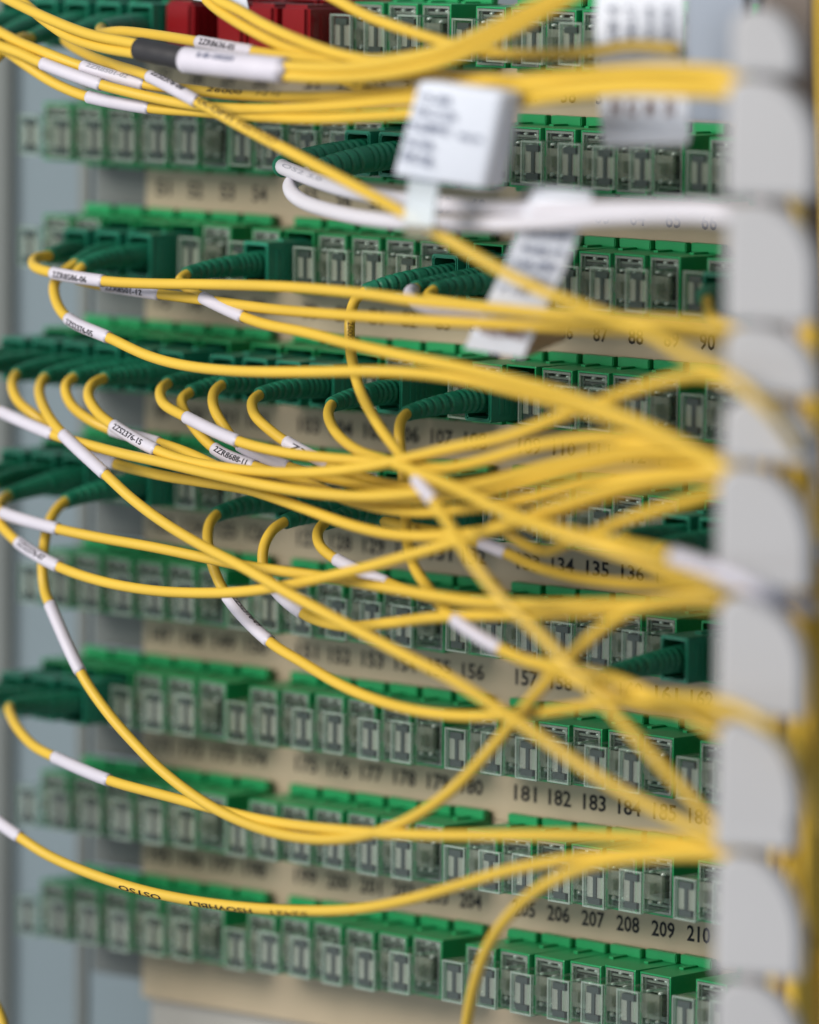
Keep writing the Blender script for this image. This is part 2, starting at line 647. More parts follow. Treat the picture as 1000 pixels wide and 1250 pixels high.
# ------------------------------------------------------------------ plugs and cables
def plug_parts(root, origin, r, c, tip, tipdir, fat=1.0):
    """SC plug housing and the bent ribbed boot; returns points inside the boot for the cable to start from"""
    base = Vector((colx(c) + ASHIFT, 0, rowz(r) + UP))
    bm = bmesh.new()
    tube_frame(bm, 7.7, 9.3, 0.72, -27.2, -13.4)
    bmesh.ops.bevel(bm, geom=[e_ for e_ in bm.edges], offset=0.28 * MM, segments=2, affect='EDGES')
    box(bm, -3.1, 3.1, -21.5, -20.8, -3.8, 3.8)
    for k in range(4):                              # grip ribs on the flanks
        for sx in (-1, 1):
            box(bm, sx * 3.9 - 0.1, sx * 3.9 + 0.1, -24.6 + k * 1.5, -23.9 + k * 1.5, -3.2, 3.2)
    box(bm, -0.9, 0.9, -20, -13, 4.56, 5.0)
    h = bm_obj('plug_housing', bm, M_TEAL, root)
    h.location = (base - origin) * MM
    h.rotation_euler = (0, 0, TILT)
    p0 = axis_pt(r, c, 20.9)
    L = (tip - p0).length
    p1 = p0 + AX * (L * 0.45)
    p2 = tip - tipdir * (L * 0.26)
    cc, rr = [], []
    N = 96
    for i in range(N + 1):
        t = i / N
        q = p0 * (1 - t) ** 3 + p1 * (3 * t * (1 - t) ** 2) + p2 * (3 * t * t * (1 - t)) + tip * t ** 3
        rad = (3.15 + (1.62 - 3.15) * t ** 0.85) * (1 + (fat - 1) * t)
        if t < 0.42:
            k = math.sin(t * 2 * math.pi * 19)
            rad -= 0.26 * max(0.0, k)
        elif t < 0.93:
            ph = ((t - 0.42) * 11) % 1.0
            rad -= 0.34 * (1 if ph > 0.72 else 0) + 0.1 * ph
        cc.append(q)
        rr.append(rad)
    # rolled lip and the hollow mouth
    d = (cc[-1] - cc[-2]).normalized()
    hole = 1.15 * fat
    cc += [cc[-1] + d * 0.05, cc[-1] - d * 0.1, cc[-1] - d * 1.5]
    rr += [rr[-1] * 0.93, hole + 0.12, hole]
    tube('strain_boot', cc, rr, M_BOOT, root, origin, 16, False)
    return [cc[int(N * 0.72)], cc[int(N * 0.88)]]


LABELTXT_INK = M_INK


def cord(label, pts, plug=None, labels=(), prints=(), r=1.12, material=None, name='patch_cable', group='yellow fibre patch cables',
         tail=None, cat='patch cable', fat=1.0, jitter=0.0):
    material = material or M_YEL
    # fill in the missing depths
    P3 = []
    known = [(i, q[2]) for i, q in enumerate(pts) if len(q) > 2]
    L = [0.0]
    for i in range(1, len(pts)):
        L.append(L[-1] + math.hypot(pts[i][0] - pts[i - 1][0], pts[i][1] - pts[i - 1][1]))
    for i, q in enumerate(pts):
        lo = max([k for k in known if k[0] <= i], default=known[0])
        hi = min([k for k in known if k[0] >= i], default=known[-1])
        if lo[0] == hi[0]:
            p = lo[1]
        else:
            f = (L[i] - L[lo[0]]) / (L[hi[0]] - L[lo[0]])
            p = lo[1] + (hi[1] - lo[1]) * f
        P3.append(P(q[0], q[1], p + jitter))
    if tail is not None:
        x, y, p = pts[-1][0], pts[-1][1], pts[-1][2]
        P3 += [P(922, y + 10 + tail * 0.2, p - 4), P(948, y + 48 + tail, p - 11), P(964 + tail * 0.4, y + 115 + tail, p - 17),
               P(972 + tail * 0.6, y + 240, p - 21), P(974 + tail * 0.7, y + 420, p - 24)]
    org = P3[0].copy()
    root = empty(name, org * MM, label, cat, group)
    pre = []
    if plug:
        d = (P3[1] - P3[0]).normalized()
        ax = (P3[0] - axis_pt(plug[0], plug[1], 21)).normalized()
        pre = plug_parts(root, org, plug[0], plug[1], P3[0], (ax * 0.75 + d * 0.45).normalized(), fat)
    c = smooth_path(spline(pre + P3, 9), 3)
    tube('jacket', c, r, material, root, org, 12)
    s = arclen(c)
    px = [proj(q) for q in c]

    def near(x, y):
        return min(range(len(c)), key=lambda i: (px[i][0] - x) ** 2 + (px[i][1] - y) ** 2)

    for lb in labels:
        (xa, ya), (xb, yb) = lb['span']
        i0, i1 = near(xa, ya), near(xb, yb)
        u0, u1 = sorted((s[i0], s[i1]))
        fr = frames(c)
        n = 26
        cc = [at_len(c, s, fr, u0 + (u1 - u0) * k / n)[0] for k in range(n + 1)]
        lr = lb.get('r', r + 0.24)
        # the ends of the tube are open lips a little wider than the jacket
        rr = [lr * (1 + 0.012 * math.sin(k * 2.1)) for k in range(n + 1)]
        cc2 = [cc[0]] + cc + [cc[-1]]
        rr2 = [r * 0.98] + rr + [r * 0.98]
        lo = tube('label_sleeve', cc2, rr2, lb.get('mat', M_LAB), root, org, 16, False, 1.0)
        if lb.get('text'):
            wdt = (u1 - u0) * lb.get('w', 0.66)
            print_round('printed_code', lb['text'], c, u0 + (u1 - u0) * lb.get('u', 0.1), wdt, lb.get('h', 1.35), lr * 1.02 + 0.03,
                        lb.get('theta', -0.1), lb.get('ink', M_INK), lo, org)
    for pr in prints:
        (xa, ya), (xb, yb) = pr['span']
        u0, u1 = sorted((s[near(xa, ya)], s[near(xb, yb)]))
        print_round('printed_marking', pr['text'], c, u0, u1 - u0, pr.get('h', 1.25), r + 0.03, pr.get('theta', 0.2),
                    pr.get('ink', M_INKY), root, org, pr.get('flip', False))
    return root


def lab(a, b, text=None, **k):
    d = dict(span=(a, b), text=text)
    d.update(k)
    return d


# ---- row 3 (third adapter row) cables
cord('yellow cable with label 2ZR8586-06, looping at the left under the third row',
     [(60, 312, 46), (44, 315, 50), (42, 325, 55), (64, 333, 58), (127, 343, 60), (180, 346), (250, 347, 64), (350, 350), (450, 359), (500, 366, 76),
      (600, 376), (700, 386, 88), (800, 392), (885, 400, 92)], (2, 2), [lab((64, 333), (127, 343), '2ZR8586-06', theta=-0.25)], tail=10)
cord('yellow cable with its label half hidden behind the 2ZR8586-06 label',
     [(100, 326, 46), (92, 337, 48), (110, 345, 52), (130, 349), (195, 359, 56), (272, 369, 60), (330, 377), (400, 383), (500, 390, 74),
      (600, 395), (700, 399, 84), (800, 404), (885, 412, 88)], (2, 4), [lab((128, 349), (195, 359), '2ZR8501-12', theta=-0.3)], tail=22)
cord('yellow cable with a bare white label running under two level cables',
     [(228, 335, 47), (220, 342, 50), (232, 354, 55), (251, 365, 59), (298, 387, 62), (325, 396), (375, 406), (425, 419), (500, 436, 78),
      (560, 448), (625, 464), (700, 485, 92), (780, 516), (840, 545), (890, 575, 100)], (2, 7), [lab((250, 364), (299, 387))], tail=30)
cord('yellow cable with label 2ZS2376-05 in a tight bend near the left edge',
     [(92, 322, 43), (75, 334, 47), (66, 349, 52), (70, 371, 56), (86, 391, 60), (133, 412, 64), (180, 434), (225, 446), (290, 453, 70), (375, 454),
      (440, 453), (500, 455, 78), (560, 462), (640, 480), (750, 512, 90), (830, 545), (890, 583, 95)], (2, 3),
     [lab((85, 389), (133, 412), '2ZS2376-05', theta=-0.55)], tail=18)
cord('thin looking yellow cable dropping steeply and crossing every other cable to the lower right',
     [(446, 356, 46), (434, 366, 46), (428, 385, 46), (427, 412, 47), (430, 440, 50), (441, 480, 56), (463, 520, 62), (490, 556, 70), (512, 590, 84), (530, 612, 90),
      (553, 648), (580, 690, 98), (615, 733), (655, 770), (700, 818, 101), (760, 882), (820, 948), (870, 1003), (895, 1030, 98)], (2, 12),
     [lab((508, 585), (531, 613))], [dict(span=((428, 395), (429, 430)), text='26000 1-2', theta=0.2)], tail=20)
cord('yellow cable with a long white label squeezed between two level cables',
     [(508, 352, 47), (500, 358, 52), (508, 370, 58), (540, 380, 66), (640, 387, 74), (720, 392), (800, 397), (885, 405, 86)], (2, 13),
     [lab((503, 352), (640, 387))], tail=14)
cord('yellow cable starting beside the slanted white flag label',
     [(530, 354, 47), (522, 362, 50), (545, 368, 56), (600, 376, 64), (700, 390, 74), (800, 395), (885, 402, 82)], (2, 14), tail=26)
cord('yellow cable leaving a plug tucked beside the grey comb in the third row',
     [(864, 366, 47), (866, 380, 52), (878, 392, 60), (900, 400, 66)], (2, 19), tail=24)

# ---- row 4 cables
cord('yellow cable from the leftmost hanging boot tip of the fourth row, bending down left',
     [(20, 457, 46), (15, 470, 50), (24, 492, 54), (45, 509, 55), (62, 521, 54), (90, 541, 52), (118, 556, 52), (140, 566, 54), (200, 581), (250, 589, 60),
      (300, 597), (330, 606), (375, 622), (425, 640), (470, 651), (520, 655, 74), (580, 650), (640, 638), (720, 612), (800, 592), (890, 585, 90)], (3, 2),
     [lab((112, 555), (141, 567))], tail=12)
cord('yellow cable with a bare white label on a steep diagonal across the whole panel',
     [(55, 461, 46), (48, 475, 51), (54, 498, 57), (72, 525, 62), (130, 580, 68), (160, 608), (200, 638), (250, 668, 74), (300, 694), (350, 723), (430, 766, 84),
      (500, 803), (550, 828), (600, 860), (650, 893, 98), (725, 945), (800, 988), (875, 1024, 102), (900, 1036, 100)], (3, 3),
     [lab((76, 530), (129, 579))], tail=6)
cord('yellow cable whose white label lies just behind the label 2ZS2376-15',
     [(90, 461, 46), (80, 472, 50), (87, 494, 53), (112, 514, 55), (140, 526, 55), (195, 541, 57), (230, 553), (290, 580, 63), (360, 596), (430, 606, 70),
      (500, 610), (580, 602), (650, 586, 82), (720, 568), (800, 556), (890, 566, 92)], (3, 4), [lab((137, 522), (196, 539))], tail=20)
cord('yellow cable with the clearly readable label 2ZS2376-15',
     [(127, 462, 46), (112, 470, 51), (108, 484, 55), (118, 502, 58), (138, 519, 61), (192, 550, 64), (230, 563), (300, 574, 68), (375, 577), (440, 571, 74),
      (500, 559), (560, 545), (620, 533, 82), (680, 510), (740, 488), (800, 468, 90), (860, 458), (895, 472, 92)], (3, 5),
     [lab((138, 518), (192, 551), '2ZS2376-15', theta=-0.05)], tail=40)
cord('yellow cable with a bare white label above the label 2ZR8688-11',
     [(205, 468, 46), (196, 477, 51), (200, 493, 56), (227, 509, 60), (292, 539, 65), (340, 551), (400, 559), (475, 565, 73), (540, 572), (590, 562, 80), (650, 545),
      (720, 535, 86), (780, 536), (840, 550), (890, 572, 93)], (3, 6), [lab((228, 509), (292, 539))], tail=16)
cord('yellow cable with the partly hidden label 2ZR8688-11',
     [(232, 479, 46), (222, 488, 49), (228, 508, 53), (262, 548, 57), (310, 569, 58), (370, 588), (430, 612, 66), (500, 625), (560, 622), (640, 610, 80), (720, 588),
      (800, 577), (890, 577, 90)], (3, 7), [lab((261, 547), (312, 569), '2ZR8688-11', theta=0.1, w=0.8)], tail=34)
cord('yellow cable diving behind the white labels under the fourth row',
     [(271, 470, 46), (261, 480, 50), (261, 497, 53), (272, 518, 55), (292, 543, 56), (352, 570, 57), (420, 588), (500, 602, 70), (580, 594), (660, 572, 80),
      (740, 553), (820, 548), (890, 560, 88)], (3, 8), [lab((294, 545), (352, 570))], tail=28)
cord('yellow cable with a short white label under plain beige tray front',
     [(317, 482, 46), (308, 491, 50), (312, 508, 54), (332, 527, 56), (352, 541, 57), (402, 567, 58), (460, 588), (520, 594, 70), (600, 584), (700, 562, 80),
      (800, 560), (890, 571, 88)], (3, 9), [lab((351, 540), (404, 568), 'Z3', w=0.3, u=0.2)], tail=44)
cord('yellow cable from a boot near 107, turning into a long diagonal towards the comb',
     [(405, 494, 46), (401, 508, 51), (412, 530, 57), (437, 550, 64), (470, 562, 72), (510, 576, 82), (560, 597, 90), (620, 627), (680, 650, 97), (750, 674), (820, 696), (880, 715, 100)],
     (3, 11), tail=20)
cord('yellow cable dropping behind the crowded bundle from the boot beside 107',
     [(497, 505, 46), (489, 516, 50), (488, 535, 53), (492, 575, 54), (495, 630, 55), (498, 665, 58), (506, 692, 61), (523, 718, 66), (556, 757, 78), (612, 793, 84), (650, 809), (700, 830, 90),
      (760, 850), (820, 858), (890, 868, 92)], (3, 13), [lab((556, 757), (612, 793))], tail=22)
cord('yellow cable with a bare white label entering at the left edge below the fourth row',
     [(-260, 560, 30), (-140, 480, 42), (-40, 484, 52), (-15, 495, 55), (4, 504, 58), (66, 531, 62), (100, 541), (150, 554), (200, 565, 66), (250, 577), (310, 590), (375, 601), (440, 606, 74), (520, 601),
      (600, 588), (680, 566, 84), (760, 549), (820, 546), (890, 563, 94)], None, [lab((2, 503), (66, 531))], tail=12)

# ---- row 5 cables
cord('yellow cable with a bare white label on the upper left of the fifth row',
     [(10, 605, 46), (2, 612, 51), (-2, 620, 55), (6, 627, 58), (72, 646, 62), (125, 657), (187, 668), (250, 681, 66), (300, 691), (350, 698), (420, 708, 72), (500, 722),
      (570, 733), (650, 738, 84), (750, 738), (885, 735, 92)], (4, 2), [lab((5, 626), (72, 646))], tail=18)
cord('yellow cable with label 2ZS2376-07, curving out at the left edge and back up',
     [(-8, 592, 46), (-14, 610, 50), (-4, 634, 56), (22, 662, 60), (72, 692, 64), (125, 710), (187, 721), (250, 724, 70), (300, 722), (350, 715), (400, 704, 76), (450, 692),
      (500, 678, 80), (560, 660), (620, 640), (700, 612, 88), (780, 588), (890, 582, 94)], (4, 1), [lab((22, 661), (73, 692), '2ZS2376-07', theta=0.1)], tail=6)
cord('yellow cable with a long white label hanging low, then rising steeply to the right',
     [(80, 612, 46), (66, 626, 50), (57, 648, 54), (52, 690, 58), (55, 722, 60), (62, 740, 62), (99, 822, 66), (130, 868), (160, 903), (200, 943, 72), (250, 980), (300, 1005), (350, 1020, 78),
      (400, 1025), (450, 1019), (500, 1000, 82), (550, 966), (600, 914), (650, 852, 88), (700, 798), (750, 757), (800, 736, 94), (885, 730, 95)], (4, 4), [lab((62, 739), (99, 822))], tail=30)
cord('yellow cable with a white label from the boot right of the long steep diagonal',
     [(265, 628, 46), (255, 642, 50), (254, 664, 53), (262, 697, 55), (280, 732, 57), (330, 784, 62), (370, 809), (410, 833), (450, 851, 70), (500, 866), (560, 874), (620, 873, 82), (680, 867),
      (740, 858), (800, 852, 97), (850, 855, 112), (905, 868, 124), (950, 895, 123), (985, 945, 106), (1010, 1020, 84)], (4, 8), [lab((279, 730), (331, 785), '2ZS2376-09', theta=1.0)])
cord('yellow cable hooking down behind the level cables from a boot in the fifth row',
     [(348, 637, 46), (333, 647, 49), (322, 668, 52), (322, 695, 54), (338, 722, 56), (370, 749, 59), (400, 761), (430, 765, 66), (480, 760), (540, 753, 76), (640, 750), (740, 746, 86), (885, 742, 92)],
     (4, 10), [lab((336, 720), (371, 750))], tail=24)
cord('yellow cable with two short white label ends near the middle of the panel',
     [(397, 638, 46), (388, 650, 50), (392, 668, 54), (414, 685, 56), (474, 712, 59), (520, 728), (580, 738, 72), (660, 742), (760, 740, 84), (885, 737, 90)], (4, 11),
     [lab((413, 684), (475, 713))], tail=36)
cord('yellow cable with a short pinkish white label running to the printed 134',
     [(470, 637, 46), (478, 638, 50), (500, 643, 52), (545, 651, 54), (589, 663, 56), (618, 675, 57), (655, 692, 60), (710, 706, 66), (780, 714, 74), (885, 720, 84)], (4, 12),
     [lab((588, 663), (619, 676))], tail=28)
cord('darker yellow cable hooking back up to the right beside the printed 134',
     [(600, 636, 62), (640, 664, 62), (666, 673, 66), (690, 664, 74), (740, 644, 82), (800, 623), (850, 609, 91), (890, 598, 93)], None, tail=10)
cord('yellow cable leaving the pair of boots beside the comb in the fifth row',
     [(766, 655, 46), (758, 664, 52), (770, 680, 60), (810, 700, 70), (885, 722, 80)], (4, 18), tail=22)
cord('yellow cable leaving the second boot beside the comb in the fifth row',
     [(806, 668, 46), (800, 680, 52), (820, 700, 62), (885, 726, 76)], (4, 19), tail=12)
cord('yellow cable leaving the boot over the printed 160',
     [(737, 826, 46), (734, 836, 52), (750, 852, 60), (800, 866, 70), (885, 880, 80)], (5, 18), tail=14)
cord('yellow cable slanting from beside the printed 158 to below the printed 162',
     [(640, 806, 88), (690, 816, 92), (740, 826, 93), (800, 850, 95), (850, 880, 95), (895, 908, 94)], None, tail=16)

# ---- row 7 and below
cord('yellow cable with a white label from the lowest boot at the left, seventh row',
     [(12, 863, 46), (14, 874, 51), (24, 892, 56), (42, 911, 60), (66, 924, 63), (134, 953, 68), (200, 971), (260, 987), (330, 1003, 76), (400, 1012), (500, 1019), (600, 1020, 86), (700, 1020),
      (800, 1024), (890, 1034, 96)], (6, 2), [lab((66, 924), (134, 953))], tail=14)
cord('lowest long yellow cable with faded black marking and a white label at its left end',
     [(-280, 1000, 30), (-170, 935, 48), (-60, 960, 61), (-15, 992, 64), (0, 1005, 66), (24, 1022, 68), (60, 1045), (125, 1072), (200, 1093, 72), (300, 1108), (400, 1112), (450, 1108, 78), (500, 1098), (560, 1081), (620, 1063, 86), (680, 1051),
      (760, 1042), (890, 1040, 97)], None, [lab((-14, 993), (24, 1022))],
     [dict(span=((150, 1080), (200, 1094)), text='OSTSO', theta=-0.75, flip=True, ink=M_INK),
      dict(span=((228, 1098), (308, 1109)), text='HSOVHBLT', theta=-0.75, flip=True, ink=M_INK),
      dict(span=((335, 1110), (382, 1112)), text='52421', theta=-0.75, flip=True)], tail=8)
cord('yellow cable bending straight down out of the picture at the bottom',
     [(566, 1290, 70), (570, 1250, 74), (579, 1203, 78), (597, 1153, 82), (628, 1111), (668, 1079, 90), (720, 1057), (780, 1047), (890, 1046, 98)], None, tail=20)
cord('short bit of yellow cable in the bottom left corner',
     [(-330, 1010, 60), (-200, 1055, 62), (-90, 1125, 64), (-25, 1195, 66), (2, 1245, 66), (10, 1300, 66), (10, 1500, 64)], None)

# ---- top bundle
cord('yellow cable with label 2ZR8636-05 above the white bundle sleeve',
     [(124, 34, 46), (124, 40, 52), (150, 38, 58), (200, 44), (242, 51, 66), (310, 63, 70), (350, 68), (420, 73, 76), (480, 72), (540, 60, 84), (600, 35), (660, 4), (730, -35, 92)],
     (0, 4), [lab((242, 51), (311, 63), '2ZR8636-05', theta=0.0)])
cord('yellow cable with black lettering and white label, slanting from top left to the comb',
     [(80, 46, 44), (84, 53, 50), (110, 68, 56), (140, 79), (183, 93, 69), (241, 124, 74), (300, 157, 76), (375, 196, 80), (450, 236), (500, 264, 90), (560, 300), (610, 329), (660, 354, 93), (720, 378),
      (790, 405, 104), (850, 440, 117), (905, 470, 124), (950, 512, 122), (985, 575, 104), (1005, 660, 84)], (0, 3), [lab((183, 93), (241, 125), '2ZS2376-08', theta=0.65)],
     [dict(span=((243, 126), (290, 151)), text='HX-OPTI', theta=0.25, ink=M_INK), dict(span=((296, 155), (340, 178)), text='100TU27', theta=0.35)])
for i, (lbl, pts) in enumerate([
    ('upper of two yellow cables running through the black sleeve at the top left',
     [(-30, -22, 62), (10, -1, 66), (60, 23, 70), (110, 42), (170, 54, 75), (230, 67), (350, 81, 80), (430, 82), (500, 72), (560, 54, 88), (620, 24), (680, -8), (730, -38, 94)]),
    ('lower of two yellow cables running through the black sleeve at the top left',
     [(-30, -40, 62), (20, -4, 66), (55, 25, 68), (85, 45, 70), (125, 58), (170, 66, 75), (230, 78), (350, 93, 80), (430, 95), (500, 86), (560, 69, 88), (620, 40), (690, 2), (730, -24, 94)]),
    ('yellow cable dropping from the top edge over the red plugs, left one',
     [(235, -22, 60), (255, 2, 62), (280, 21, 66), (320, 44), (350, 58, 71), (390, 70), (440, 78, 77), (500, 79), (560, 63, 86), (620, 33), (680, 0), (730, -30, 92)]),
    ('yellow cable dropping from the top edge over the red plugs, right one',
     [(245, -20, 62), (267, 0, 65), (290, 11), (325, 31, 71), (375, 53), (425, 69, 78), (480, 75), (540, 63, 85), (600, 40), (660, 10), (720, -25, 92)]),
    ('yellow cable crossing the top row of clear caps, ending behind the tall white label',
     [(380, -18, 62), (410, -1, 64), (450, 20), (500, 38, 70), (545, 52), (580, 61), (620, 66, 76), (680, 66), (727, 62, 78), (770, 55, 78), (830, 60, 76)])]):
    cord(lbl, pts, None)
cord('yellow cable with faint white label and lettering, highest of three level cables at left',
     [(-30, 22, 58), (0, 39, 60), (25, 52), (60, 66, 63), (100, 81), (178, 103, 64), (230, 109), (290, 116, 67), (375, 118), (450, 115), (520, 108, 80), (600, 101), (690, 92, 90), (760, 86), (830, 84), (900, 92, 100)],
     None, [lab((101, 81), (178, 103), '2ZR8501-02', theta=0.45, ink=M_INKF, h=1.1)],
     [dict(span=((258, 112), (300, 117)), text='26000', theta=0.5, ink=M_INK), dict(span=((315, 117), (347, 118)), text='1-2 12', theta=0.5)], tail=12)
cord('yellow cable with a bare white label, middle of the three level cables at left',
     [(-30, 45, 60), (0, 56, 62), (25, 65), (51, 77, 64), (126, 104, 66), (160, 113), (210, 124, 67), (260, 131), (310, 133, 70), (400, 130), (480, 123, 82), (560, 118), (640, 110, 90), (720, 103), (800, 99), (900, 104, 101)],
     None, [lab((51, 77), (127, 104))], tail=22)
cord('yellow cable with a bare white label, lowest of the three level cables at left',
     [(-30, 52, 56), (0, 58, 58), (30, 78, 60), (55, 95), (80, 108), (107, 118, 62), (184, 132, 64), (240, 136), (310, 142, 69), (380, 145), (450, 142, 80), (520, 137), (600, 130, 88), (680, 118), (760, 110, 96), (830, 112), (900, 117, 101)],
     None, [lab((107, 118), (184, 132))], tail=32)
cord('yellow cable with a speckled marking passing behind the level top cables',
     [(400, 88, 66), (430, 102, 66), (460, 110, 68), (520, 112, 74), (600, 110, 80), (700, 99, 88), (800, 91), (900, 98, 97)], None, (),
     [dict(span=((432, 103), (458, 110)), text='26 1-2', theta=0.2, ink=M_INK)], tail=18)
cord('yellow cable running level behind the white tag towards the comb',
     [(430, 95, 70), (500, 92, 76), (600, 96, 84), (680, 105, 90), (750, 110), (830, 108, 96), (900, 110, 98)], None, (), tail=26)

# black sleeve and white sleeve round the two cables
for nm, lbl, cat, pts, mt, r_, tx in (
        ('heat_shrink_sleeve', 'black sleeve gripping two yellow cables at the top left', 'sleeve', [(171, 60, 75), (200, 66, 76.2), (229, 72, 77)], M_SLEEVE, 2.42, None),
        ('bundle_label', 'broad white label sleeve beside the black sleeve at the top', 'label', [(227, 73, 77), (288, 80, 79), (348, 86, 80)], M_LAB, 2.66, 'R-40-1000264')):
    q = [P(*a) for a in pts]
    root = empty(nm, q[0] * MM, lbl, cat)
    c = spline(q, 10)
    n = len(c)
    body = tube('sleeve_body', [c[0]] + c + [c[-1]], [r_ * 0.72] + [r_ * (1 + 0.01 * math.sin(i)) for i in range(n)] + [r_ * 0.72], mt, root, q[0], 20, True)
    if tx:
        print_round('printed_code', tx, c, 6.0, 11.0, 1.3, r_ * 1.012 + 0.03, 0.35, M_INKB, body, q[0])

# white cables
cord('upper thick white cable with faint lettering leaving the big green boot',
     [(345, 203, 48), (360, 210, 52), (385, 220, 57), (420, 231, 64), (470, 241, 72), (530, 249, 78), (600, 254), (700, 256, 86), (800, 254), (890, 257, 92)], (1, 10),
     (), [dict(span=((352, 207), (400, 224)), text='OS2 3.0', theta=0.1, ink=M_INKF, h=0.95)], r=1.6, material=M_WCAB, name='white_cable', group='white cables in the second row', tail=16, fat=1.45)
cord('lower thick white cable sagging under the big green boot',
     [(376, 212, 47), (357, 222, 50), (356, 234, 54), (370, 246, 58), (402, 257, 64), (450, 267, 72), (520, 273, 80), (600, 274), (680, 270, 88), (760, 264), (890, 266, 94)], (1, 11),
     (), r=1.6, material=M_WCAB, name='white_cable', group='white cables in the second row', tail=30, fat=1.45)
cord('yellow cable with a long blurred white label slipping between two comb teeth',
     [(600, 616, 82), (680, 646, 92), (760, 664, 99), (820, 678, 110), (850, 688), (890, 703, 124), (930, 722, 124), (975, 738, 116), (1010, 746, 108), (1060, 752, 100)], None,
     [lab((822, 679), (990, 742), r=1.5)])
# far-left plugs whose cables leave the picture at once
for k, (r_, c_, tip, nxt) in enumerate((((3), 0, (-52, 440), (-60, 470)), (3, 1, (-14, 448), (-24, 475)), (4, 0, (-48, 590), (-56, 615)), (6, 0, (-70, 850), (-80, 880)), (6, 1, (-32, 856), (-44, 885)),
                                         (0, 0, (-40, 42), (-56, 55)), (0, 1, (0, 44), (-18, 52)), (0, 2, (38, 46), (18, 50)))):
    lbl = ('cable of the leftmost plug', 'cable of the second plug from the left')[c_ if c_ < 2 else 1] + f' in the {ROWNAME[r_]} row, cut off'
    if c_ == 2:
        lbl = 'cable of the third plug from the left in the top row, cut off'
    cord(lbl, [(tip[0], tip[1], 46), (nxt[0], nxt[1], 54), (nxt[0] - 40, nxt[1] + 45, 60), (nxt[0] - 75, nxt[1] + 170, 62), (nxt[0] - 90 - 6 * k, 1000, 62), (nxt[0] - 90 - 6 * k, 1600, 58)], (r_, c_))


# ------------------------------------------------------------------ flag labels and tags
def ribbon(name, rows, thick, material, parent, org):
    """strip from rows of (left, right) points with a real thickness"""
    vs, fs = [], []
    n = len(rows)
    for i, (a, b) in enumerate(rows):
        i0, i1 = max(0, i - 1), min(n - 1, i + 1)
        t = ((rows[i1][0] + rows[i1][1]) - (rows[i0][0] + rows[i0][1])).normalized()
        nrm = (b - a).cross(t).normalized()
        if nrm.dot(FRONT) < 0 and i == 0:
            pass
        for q in (a, b, b - nrm * thick, a - nrm * thick):
            vs.append((q - org) * MM)
    for i in range(n - 1):
        for k in range(4):
            m_ = (k + 1) % 4
            fs.append((i * 4 + k, i * 4 + m_, i * 4 + 4 + m_, i * 4 + 4 + k))
    fs.append((3, 2, 1, 0))
    fs.append(tuple((n - 1) * 4 + k for k in range(4)))
    return mesh_obj(name, vs, fs, material, parent, smooth=False)


def sheet_text(name, s, a, b, h, material, parent, org, lift):
    """a line of print from a to b on a flat tag"""
    ux = (b - a).normalized()
    uz = FRONT.cross(ux) * -1
    uz = ux.cross(FRONT * -1).normalized()
    vs, fs, wd = text_geo(s)
    k = (b - a).length / wd
    pts = [(a + ux * (x * k) + uz * ((y - 0.5) * h) + lift - org) * MM for x, y in vs]
    return mesh_obj(name, pts, fs, material, parent)


# slanted flag label on the white cables
rows = []
for (xa, ya, xb, yb, p) in ((628, 262, 700, 268, 70), (636, 240, 712, 247, 74), (648, 227, 722, 236, 79), (654, 228, 724, 237, 82), (650, 240, 722, 246, 84.5), (640, 262, 712, 268, 85),
                            (630, 290, 702, 297, 83.5), (616, 325, 688, 333, 81.5), (603, 352, 673, 362, 80), (590, 378, 662, 390, 78.5), (577, 405, 648, 416, 77.5), (568, 424, 640, 436, 76)):
    rows.append((P(xa, ya, p), P(xb, yb, p)))
org = rows[0][0].copy()
flag = empty('flag_label', org * MM, 'slanted white flag label with blurred blue print hanging from the white cables', 'label')
fl = ribbon('label_strip', rows, 0.35, M_TAG, flag, org)
for (xa, ya, xb, yb, p, s, ik) in ((642, 282, 696, 288, 84.2, 'GX-S10F', M_INKB), (636, 300, 688, 307, 83.2, 'AG85-14', M_INKB), (627, 318, 682, 326, 82.2, 'TS8-2MX', M_INKB), (620, 334, 674, 342, 81.2, '42-L0DF', M_INKB),
                                   (612, 350, 648, 356, 80.4, 'F 17P', M_INKB), (586, 400, 642, 409, 78, '02JGM05', M_INKR)):
    sheet_text('printed_line', s, P(xa, ya, p), P(xb, yb, p), 2.2, ik, fl, org, FRONT * 0.5)
back_tab = ribbon('curled_back', [(P(628, 436, 66), P(642, 437, 60)), (P(640, 420, 64), P(690, 415, 56)), (P(652, 392, 66), P(695, 392, 58))], 0.3, M_TAN, flag, org)

# boxy white tag with a strap on the white cables
q0 = P(478, 228, 92)
tag = empty('cable_tag', q0 * MM, 'boxy white cable tag with four rows of blurred print above the white cables', 'tag')
tl, tr_, br, bl = P(510, 98, 96), P(612, 112, 96), P(588, 232, 92), P(478, 215, 92)
bm = bmesh.new()
depth = Vector((0.25, 0.95, 0.05)).normalized() * 4.2
vsA = [bm.verts.new((q - q0) * MM) for q in (tl, tr_, br, bl)]
vsB = [bm.verts.new((q + depth + Vector((1.2, 0.3, 0)) - q0) * MM) for q in (tl, tr_, br, bl)]
bm.faces.new(vsA)
bm.faces.new(list(reversed(vsB)))
for k in range(4):
    n = (k + 1) % 4
    bm.faces.new((vsA[n], vsA[k], vsB[k], vsB[n]))
bmesh.ops.recalc_face_normals(bm, faces=bm.faces)
tb = bm_obj('tag_body', bm, M_TAG, tag, 1.1, True)
